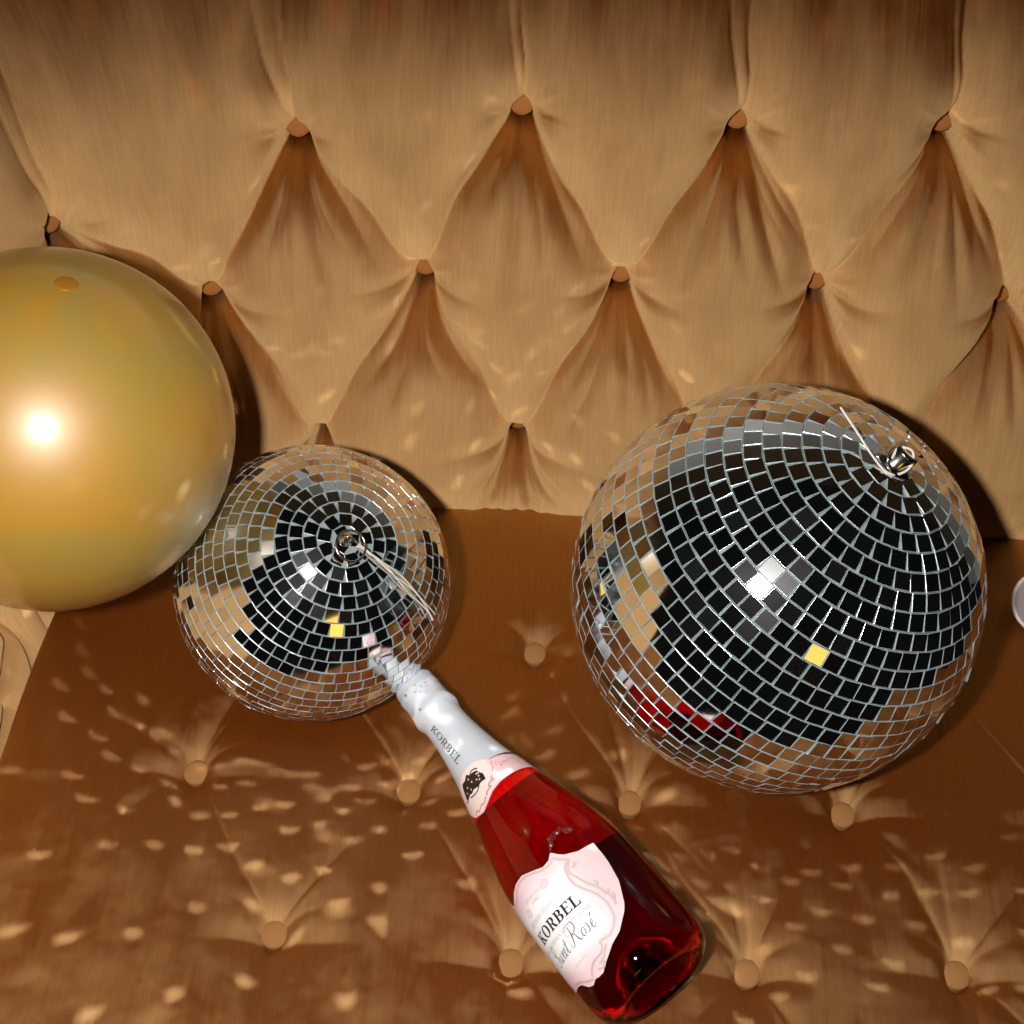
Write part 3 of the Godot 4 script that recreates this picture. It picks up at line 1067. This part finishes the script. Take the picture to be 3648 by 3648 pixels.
func labels(t: Node) -> void:
	# ---- shield label on the body: (deg, s), deg falling from the hidden left to the right
	var top := [Vector2(122, 0.196), Vector2(112, 0.190), Vector2(104, 0.178), Vector2(100, 0.1748), Vector2(90, 0.1812), Vector2(83, 0.1800), Vector2(75, 0.1781), Vector2(66, 0.1767), Vector2(54.5, 0.1770), Vector2(43, 0.1811), Vector2(34, 0.1845), Vector2(27, 0.1840), Vector2(21.6, 0.1808), Vector2(17.7, 0.1848), Vector2(13.3, 0.1880), Vector2(2.9, 0.1914), Vector2(-12.5, 0.1919)]
	var bottom := [Vector2(122, 0.240), Vector2(100, 0.246), Vector2(85, 0.2475), Vector2(78, 0.2495), Vector2(72, 0.2545), Vector2(66, 0.2566), Vector2(60, 0.2554), Vector2(56, 0.2566), Vector2(50, 0.2570), Vector2(45.7, 0.2552), Vector2(37.4, 0.2525), Vector2(29.2, 0.2494), Vector2(18.4, 0.2467), Vector2(5.3, 0.2388), Vector2(1.4, 0.2352), Vector2(-7.9, 0.2211), Vector2(-11.9, 0.2070), Vector2(-12.5, 0.2000)]
	var paper := obj("front_label", patch(top, bottom, 122.0, -12.5, 0.00030, 181, 40), M.paper_pink, t)
	# print on it
	var inner_top := [Vector2(112, 0.198), Vector2(92, 0.1835), Vector2(77, 0.1829), Vector2(69.6, 0.1803), Vector2(60.4, 0.1791), Vector2(49, 0.1809), Vector2(37, 0.1857), Vector2(27.7, 0.1868), Vector2(22.9, 0.1850), Vector2(19.2, 0.1886), Vector2(16, 0.195), Vector2(12.5, 0.222)]
	var inner_bottom := [Vector2(112, 0.240), Vector2(85, 0.2445), Vector2(72, 0.2500), Vector2(60.4, 0.2533), Vector2(57.4, 0.2506), Vector2(50.2, 0.2484), Vector2(41, 0.2480), Vector2(27.3, 0.2443), Vector2(23.3, 0.2436), Vector2(17.9, 0.2409), Vector2(14, 0.2365), Vector2(12.5, 0.2310)]
	# white field that fades to pink at its rim, as printed
	var field_im := Image.create(128, 64, false, Image.FORMAT_RGB8)
	for y in 64:
		for x in 128:
			var e := minf(minf(x, 127 - x) / 127.0 * 2.6, minf(y, 63 - y) / 63.0 * 2.6)
			var k := smoothstep(0.05, 0.75, e)
			field_im.set_pixel(x, y, Color(0.78, 0.57, 0.60).lerp(Color(0.86, 0.85, 0.87), k).linear_to_srgb())
	var fm := StandardMaterial3D.new()
	fm.resource_name = "label_print"
	fm.albedo_texture = ImageTexture.create_from_image(field_im)
	fm.roughness = 0.45
	fm.texture_repeat = false
	M["label_print"] = fm
	obj("printed_field", patch(inner_top, inner_bottom, 112.0, 12.5, 0.00042, 121, 30), fm, paper)
	for line in [
		[Vector2(22.9, 0.1843), Vector2(19.2, 0.1884), Vector2(14.7, 0.1916), Vector2(19.5, 0.1946), Vector2(22.3, 0.1995), Vector2(22.7, 0.2057), Vector2(19.9, 0.2118), Vector2(15.4, 0.2176), Vector2(12.6, 0.2241), Vector2(12.2, 0.2307), Vector2(14, 0.2365), Vector2(17.9, 0.2409), Vector2(23.3, 0.2436), Vector2(27.3, 0.2444), Vector2(35.7, 0.2431), Vector2(36.2, 0.2456), Vector2(41.2, 0.2483), Vector2(50.2, 0.2484), Vector2(57.4, 0.2506), Vector2(60.4, 0.2533)],
		[Vector2(23.6, 0.1851), Vector2(27.7, 0.1865), Vector2(37, 0.1854), Vector2(49, 0.1806), Vector2(60.4, 0.1788), Vector2(69.6, 0.1801), Vector2(76.9, 0.1829), Vector2(92.2, 0.1830)],
		[Vector2(13, 0.1921), Vector2(16.9, 0.1951), Vector2(19.8, 0.1994), Vector2(18.1, 0.2029), Vector2(14.5, 0.2110), Vector2(9.0, 0.2185), Vector2(6.0, 0.2270), Vector2(7.0, 0.2330)],
		[Vector2(13.0, 0.1958), Vector2(11.0, 0.1968), Vector2(13.0, 0.1978), Vector2(15.5, 0.1972)],
		[Vector2(14.5, 0.2120), Vector2(9.3, 0.2158), Vector2(7.0, 0.2143), Vector2(9.5, 0.2126)],
		[Vector2(8.5, 0.2200), Vector2(7.6, 0.2240), Vector2(4.8, 0.2235), Vector2(4.2, 0.2215)],
		[Vector2(7.0, 0.2300), Vector2(4.5, 0.2290), Vector2(3.2, 0.2270), Vector2(4.2, 0.2255)],
		[Vector2(48, 0.2520), Vector2(42, 0.2515), Vector2(37, 0.2490), Vector2(33, 0.2465)],
		[Vector2(52, 0.2535), Vector2(47, 0.2550), Vector2(43, 0.2535), Vector2(46, 0.2520)],
		[Vector2(62, 0.2545), Vector2(70, 0.2515), Vector2(78, 0.2475), Vector2(88, 0.2455)],
	]:
		obj("silver_scroll", ribbon(line, 0.0016, 0.00055), M.silver_print, paper)
	obj("brand_lettering", lettering("KORBEL", 0.0078, Vector2(86, 0.2147), Vector2(27.5, 0.2185), 0.0006, false, 0.06, true, true), M.ink, paper)
	obj("brand_lettering", lettering("MÉTHODE CHAMPENOISE", 0.0036, Vector2(83, 0.2029), Vector2(31.5, 0.2063), 0.0006), M.pale_ink, paper)
	obj("brand_lettering", lettering("CALIFORNIA CHAMPAGNE", 0.0027, Vector2(92, 0.2202), Vector2(23, 0.2242), 0.0006), M.pale_ink, paper)
	obj("brand_lettering", lettering("ESTABLISHED", 0.0024, Vector2(69, 0.1911), Vector2(46, 0.1935), 0.0006), M.pale_ink, paper)
	obj("brand_lettering", lettering("1882", 0.0024, Vector2(63, 0.1953), Vector2(52, 0.1963), 0.0006), M.pale_ink, paper)
	obj("brand_lettering", lettering("ALC.11% BY VOL.", 0.0014, Vector2(68, 0.2414), Vector2(49.5, 0.2435), 0.0006), M.pale_ink, paper)
	script_lettering(paper)
	for q in [Vector2(41.5, 0.1925), Vector2(73, 0.1955)]:
		var sw := []
		for k in 22:
			var a := k * 0.62
			sw.append(Vector2(q.x + cos(a) * (4.2 - k * 0.16), q.y + sin(a) * (0.0030 - k * 0.00011)))
		obj("flourish", ribbon(sw, 0.00035, 0.0006), M.rose_ink, paper)
	# ---- shoulder label round the neck, shield shaped in front
	var ntop := [Vector2(220, 0.0985), Vector2(120, 0.0985), Vector2(100, 0.0955), Vector2(88, 0.0925), Vector2(77, 0.0911), Vector2(64, 0.0889), Vector2(46, 0.0884), Vector2(28.6, 0.0890), Vector2(12.5, 0.0915), Vector2(1.8, 0.0958), Vector2(-11.8, 0.0960), Vector2(-33, 0.0975), Vector2(-60, 0.0985), Vector2(-140, 0.0985)]
	var nbot := [Vector2(220, 0.114), Vector2(110, 0.1125), Vector2(93, 0.1115), Vector2(86, 0.1141), Vector2(76, 0.1190), Vector2(63, 0.1220), Vector2(54, 0.1237), Vector2(42, 0.1212), Vector2(29, 0.1178), Vector2(13.4, 0.1160), Vector2(-6.3, 0.1152), Vector2(-20.7, 0.1148), Vector2(-60, 0.1145), Vector2(-140, 0.114)]
	var nl := obj("neck_label", patch(ntop, nbot, 220.0, -139.9, 0.0009, 241, 24), M.paper_pink, t)
	var it := []
	var ib := []
	for p in ntop:
		it.append(p + Vector2(0, 0.0011))
	for p in nbot:
		ib.append(p - Vector2(0, 0.0013))
	var cream := mat("paper_cream", Color(0.80, 0.66, 0.62), 0.4)
	obj("shield_field", patch(it, ib, 92.0, 8.0, 0.0011, 81, 16), cream, nl)
	obj("silver_scroll", ribbon([Vector2(1.8, 0.0975), Vector2(6.4, 0.1016), Vector2(13, 0.1068), Vector2(20, 0.1105)], 0.0006, 0.0012), M.rose_ink, nl)
	for line in [[Vector2(16, 0.1075), Vector2(20, 0.1095), Vector2(18, 0.1110), Vector2(25, 0.1112), Vector2(29, 0.1128), Vector2(27, 0.1142), Vector2(35, 0.1150), Vector2(38, 0.1172)], [Vector2(40, 0.1170), Vector2(48, 0.1195), Vector2(52, 0.1185), Vector2(60, 0.1200), Vector2(64, 0.1180), Vector2(70, 0.1190)]]:
		obj("silver_scroll", ribbon(line, 0.0013, 0.0013), M.rose_ink, nl)
	var sig := [Vector2(-2, 0.1035), Vector2(0, 0.1015), Vector2(-3, 0.1005), Vector2(-6, 0.1030), Vector2(-3, 0.1055), Vector2(-9, 0.1040), Vector2(-11, 0.1022), Vector2(-12, 0.1042), Vector2(-15, 0.1030), Vector2(-17, 0.1040), Vector2(-22, 0.1028), Vector2(-32, 0.1030)]
	obj("flourish", ribbon(sig, 0.0005, 0.0012), M.rose_ink, nl)
	# crest
	var crest := [Vector2(67, 0.0941), Vector2(58, 0.0945), Vector2(49, 0.0925), Vector2(44, 0.0950), Vector2(36, 0.0955), Vector2(30, 0.0965), Vector2(27, 0.1000), Vector2(24.5, 0.1018), Vector2(26, 0.1068), Vector2(31, 0.1062), Vector2(36, 0.1060), Vector2(41, 0.1071), Vector2(46, 0.1060), Vector2(52, 0.1052), Vector2(57, 0.1062), Vector2(62, 0.1050), Vector2(70, 0.1055), Vector2(76, 0.1046), Vector2(74, 0.1000), Vector2(71, 0.0958)]
	var cr := obj("crest", print_shape(crest, 0.0013), M.brown_ink, nl)
	for line in [[Vector2(43, 0.0952), Vector2(38, 0.0938), Vector2(31, 0.0945), Vector2(27, 0.0960)], [Vector2(41, 0.1071), Vector2(48, 0.1085), Vector2(58, 0.1080), Vector2(64, 0.1066)], [Vector2(70, 0.1050), Vector2(76, 0.1058), Vector2(80, 0.1052)]]:
		obj("crest_line", ribbon(line, 0.0009, 0.0013), M.brown_ink, nl)
	for q in [Vector2(33, 0.0985), Vector2(32, 0.1010), Vector2(34, 0.1035), Vector2(30, 0.0990), Vector2(38, 0.1020), Vector2(47, 0.1000), Vector2(55, 0.1035), Vector2(60, 0.1000), Vector2(66, 0.1025), Vector2(50, 0.0965)]:
		var dot := []
		for k in 7:
			dot.append(q + Vector2(cos(TAU * k / 7) * 1.6, sin(TAU * k / 7) * 0.0008))
		obj("crest_spot", print_shape(dot, 0.0015), M.silver_print, cr)
	# ---- foil print
	obj("brand_lettering", lettering("KORBEL", 0.0048, Vector2(62.5, 0.0452), Vector2(54.5, 0.0810), 0.0013, true, 0.0, true, false), M.ink, t)
	for q in [Vector2(18.5, 0.0132), Vector2(9.4, 0.0168), Vector2(-4, 0.0164), Vector2(28, 0.0176), Vector2(18.5, 0.0205), Vector2(7.3, 0.0226), Vector2(-1.6, 0.0195)]:
		var dot := []
		for k in 6:
			dot.append(q + Vector2(cos(TAU * k / 6) * 2.2, sin(TAU * k / 6) * 0.0005))
		obj("gold_dot", print_shape(dot, 0.0024), M.gold_ink, t)
	for q in [Vector2(44.4, 0.0307), Vector2(86, 0.0140), Vector2(51, 0.0140)]:
		var star := []
		for k in 10:
			var rr := 1.0 if k % 2 == 0 else 0.35
			star.append(q + Vector2(cos(TAU * k / 10) * 6.0 * rr, sin(TAU * k / 10) * 0.0015 * rr))
		obj("gold_star", print_shape(star, 0.0030), M.gold_ink, t)


func script_lettering(paper: Node) -> void:
	# "Sweet Rosé" in a copperplate hand: strokes in text space (x right, y up, z pen width), one unit = a capital's height
	var strokes := [
		# S
		[Vector3(0.62, 0.86, 0.5), Vector3(0.50, 1.0, 0.6), Vector3(0.34, 0.86, 0.9), Vector3(0.36, 0.62, 1.3), Vector3(0.42, 0.30, 1.3), Vector3(0.30, 0.04, 0.9), Vector3(0.08, 0.0, 0.6), Vector3(-0.04, 0.18, 0.5), Vector3(0.08, 0.34, 0.4)],
		[Vector3(0.62, 0.86, 0.4), Vector3(0.60, 0.66, 0.4), Vector3(0.40, 0.52, 0.4), Vector3(0.14, 0.60, 0.4), Vector3(0.08, 0.78, 0.4)],
		# w
		[Vector3(0.52, 0.30, 0.4), Vector3(0.60, 0.40, 0.6), Vector3(0.60, 0.12, 1.1), Vector3(0.66, 0.0, 0.7), Vector3(0.76, 0.12, 0.5), Vector3(0.82, 0.40, 0.6), Vector3(0.80, 0.10, 1.1), Vector3(0.86, 0.0, 0.7), Vector3(0.98, 0.16, 0.4), Vector3(1.00, 0.38, 0.4), Vector3(1.08, 0.30, 0.4)],
		# e e
		[Vector3(1.04, 0.14, 0.4), Vector3(1.20, 0.24, 0.5), Vector3(1.22, 0.40, 0.6), Vector3(1.12, 0.34, 1.0), Vector3(1.10, 0.10, 1.1), Vector3(1.18, 0.0, 0.7), Vector3(1.32, 0.12, 0.4), Vector3(1.46, 0.26, 0.5), Vector3(1.46, 0.40, 0.6), Vector3(1.36, 0.34, 1.0), Vector3(1.34, 0.10, 1.1), Vector3(1.42, 0.0, 0.7), Vector3(1.58, 0.16, 0.4)],
		# t
		[Vector3(1.58, 0.16, 0.4), Vector3(1.74, 0.72, 0.6), Vector3(1.66, 0.30, 1.2), Vector3(1.64, 0.08, 1.1), Vector3(1.72, 0.0, 0.7), Vector3(1.84, 0.12, 0.4)],
		[Vector3(1.54, 0.48, 0.4), Vector3(1.68, 0.50, 0.6), Vector3(1.86, 0.50, 0.4)],
		# R
		[Vector3(2.40, 0.96, 0.5), Vector3(2.42, 0.60, 1.3), Vector3(2.34, 0.20, 1.2), Vector3(2.20, 0.0, 0.7), Vector3(2.04, 0.10, 0.5), Vector3(2.06, 0.24, 0.4)],
		[Vector3(2.30, 0.60, 0.4), Vector3(2.08, 0.62, 0.4), Vector3(2.10, 0.92, 0.5), Vector3(2.44, 1.06, 0.5), Vector3(2.78, 0.98, 0.8), Vector3(2.84, 0.74, 1.2), Vector3(2.66, 0.54, 0.8), Vector3(2.44, 0.52, 0.5), Vector3(2.60, 0.44, 0.8), Vector3(2.72, 0.16, 1.2), Vector3(2.86, 0.0, 0.8), Vector3(3.00, 0.10, 0.4)],
		# o
		[Vector3(3.20, 0.40, 0.6), Vector3(3.06, 0.30, 1.1), Vector3(3.06, 0.06, 1.0), Vector3(3.18, 0.0, 0.7), Vector3(3.30, 0.16, 1.0), Vector3(3.28, 0.36, 0.7), Vector3(3.20, 0.40, 0.5), Vector3(3.40, 0.34, 0.4)],
		# s
		[Vector3(3.40, 0.34, 0.4), Vector3(3.52, 0.46, 0.5), Vector3(3.56, 0.24, 1.1), Vector3(3.54, 0.04, 0.9), Vector3(3.42, 0.02, 0.6), Vector3(3.62, 0.06, 0.4), Vector3(3.76, 0.18, 0.4)],
		# e acute
		[Vector3(3.76, 0.18, 0.4), Vector3(3.90, 0.28, 0.5), Vector3(3.90, 0.41, 0.6), Vector3(3.80, 0.34, 1.0), Vector3(3.78, 0.10, 1.1), Vector3(3.86, 0.0, 0.7), Vector3(4.06, 0.16, 0.4)],
		[Vector3(3.90, 0.54, 0.6), Vector3(4.00, 0.72, 1.5)],
	]
	var from := Vector2(88, 0.2316)
	var to := Vector2(27, 0.2350)
	var height := 0.0125
	for st in strokes:
		var pts := []
		for p in st:
			var q: float = (p.x + 0.16 * p.y) / 4.15
			var c := from.lerp(to, q)
			pts.append(Vector3(c.x, c.y - p.y * height, p.z))
		obj("script_stroke", ribbon(pts, 0.00075, 0.0006), M.grey_ink, paper)


# ------------------------------------------------------------------ cup at the right edge
func cup() -> void:
	var t := thing("pale_cup", "pale grey rounded cup partly out of the picture beside the big mirror ball", "cup", Vector3(0.3975, 0.012, 0.0765))
	var f := frame(Vector3(-0.1, 0.9, 0.45))
	obj("cup_bowl", lathe([Vector2(0.0, 0.0), Vector2(0.015, 0.0), Vector2(0.022, 0.005), Vector2(0.0255, 0.016), Vector2(0.0240, 0.018), Vector2(0.0, 0.0165)], f, Vector3.ZERO, 48), M.cup, t)
	var rim := []
	for k in 41:
		rim.append(f.x * cos(TAU * k / 40) * 0.0252 + f.y * sin(TAU * k / 40) * 0.0252 + f.z * 0.0172)
	obj("cup_rim", tube(rim, 0.0017, 10), M.cup_rim, t)


# ------------------------------------------------------------------ lamp in the dark room, seen only in the mirrors
func room_lamp() -> void:
	var at := Vector3(0.54, 0.46, 1.73)
	var t := thing("globe_lamp", "lit yellow globe lamp on a thin pole, mirrored in a ball's tile", "lamp", at)
	var prof := []
	for k in 25:
		prof.append(Vector2(cos(-PI / 2 + PI * k / 24.0), sin(-PI / 2 + PI * k / 24.0)) * 0.15)
	var glow := mat("lamp_glow", Color(0.8, 0.7, 0.4), 0.5)
	glow.emission_enabled = true
	glow.emission = Color(1.0, 0.80, 0.36)
	glow.emission_energy_multiplier = 1.6
	obj("lamp_globe", lathe(prof, Basis(Vector3.RIGHT, Vector3.FORWARD, Vector3.UP), Vector3.ZERO, 32), glow, t)
	obj("lamp_pole", tube([Vector3(0, -0.15, 0), Vector3(0, -0.4, 0), Vector3(0, -0.80, 0)], 0.008), M.steel, t)
	obj("lamp_foot", lathe([Vector2(0.0, -0.82), Vector2(0.11, -0.82), Vector2(0.11, -0.805), Vector2(0.02, -0.795), Vector2(0.0, -0.795)], Basis(Vector3.RIGHT, Vector3.FORWARD, Vector3.UP), Vector3.ZERO, 32), M.steel, t)
	var l := OmniLight3D.new()
	l.name = "globe_lamp_light"
	l.light_color = Color(1.0, 0.8, 0.4)
	l.light_energy = 0.02
	l.light_size = 0.05
	l.omni_range = 6.0
	l.shadow_enabled = true
	t.add_child(l)


# ------------------------------------------------------------------ spotlights added in place of light thrown back by the mirror tiles
func added_fleck_spots() -> void:
	var fl := flash_at / U
	var used := 0
	var nb := Vector3(0, sin(REC), cos(REC))
	for q in tiles_for_glints:
		var p: Vector3 = q[0]
		var n: Vector3 = q[1]
		var side: float = q[2]
		var d := (p - fl)
		var d1 := d.length()
		d = d / d1
		var facing := -d.dot(n)
		if facing < 0.25:
			continue
		var r := d - 2.0 * d.dot(n) * n
		var hit := 1e9
		var out := Vector3.ZERO
		if r.y < -0.02:
			var k := (0.012 - p.y) / r.y
			if k > 0.0 and k < hit:
				hit = k
				out = Vector3.UP
		var rb := r.dot(nb)
		if rb < -0.02:
			var k2 := (0.028 - p.dot(nb)) / rb
			if k2 > 0.0 and k2 < hit:
				hit = k2
				out = nb
		var wb := BALLOON_C - p
		var tb := wb.dot(r)
		var mb := (wb - r * tb).length()
		if tb > 0.0 and mb < BALLOON_R * 0.98:
			hit = tb - sqrt(BALLOON_R * BALLOON_R - mb * mb)
			out = Vector3.UP
		if hit > 0.45 or hit < 0.012:
			continue
		var at := p + r * hit
		if at.x < -0.42 or at.x > 0.45 or at.z > 0.48 or at.y > 0.45:
			continue
		var blocked := false
		for s in [[BIG_C, BIG_R], [SMALL_C, SMALL_R]]:
			if s[0] == q[3]:
				continue
			var w: Vector3 = s[0] - p
			var along := w.dot(r)
			if along > 0.0 and along < hit and (w - r * along).length() < s[1]:
				blocked = true
		if blocked:
			continue
		var spot := SpotLight3D.new()  # added lamp under the tile, in place of the flash it would mirror
		spot.name = "added_tile_spot"
		var from := p - n * 0.0036 / U
		var half := side * 0.5 * facing * (d1 + hit) / d1
		var ang := atan(maxf(half - 0.0055, 0.0020) / hit)
		spot.spot_angle = clampf(rad_to_deg(ang), 0.8, 12.0)
		spot.spot_angle_attenuation = 0.25
		spot.light_size = 0.01
		var lamp := atan(0.0055 / hit)
		var cover := minf(1.0, pow(ang / lamp, 2)) * 0.75
		# the added spot gives the flash's light off its tile as if it came from d1 + hit away
		var want := FLASH / pow((d1 + hit) * U, 2) * (1.05 if out == Vector3.UP else 0.80) * (0.65 if q[4] > 0.12 else 1.0) * (1.0 - smoothstep(0.25, 0.45, hit) * 0.7)
		spot.light_energy = want * pow(hit * U, 2) / cover
		spot.spot_range = 2.0
		spot.shadow_enabled = true
		add_child(spot, true)
		spot.look_at_from_position(from * U, (from + r * hit) * U, Vector3.UP if absf(r.y) < 0.95 else Vector3.RIGHT)
		used += 1
	print("glints ", used)
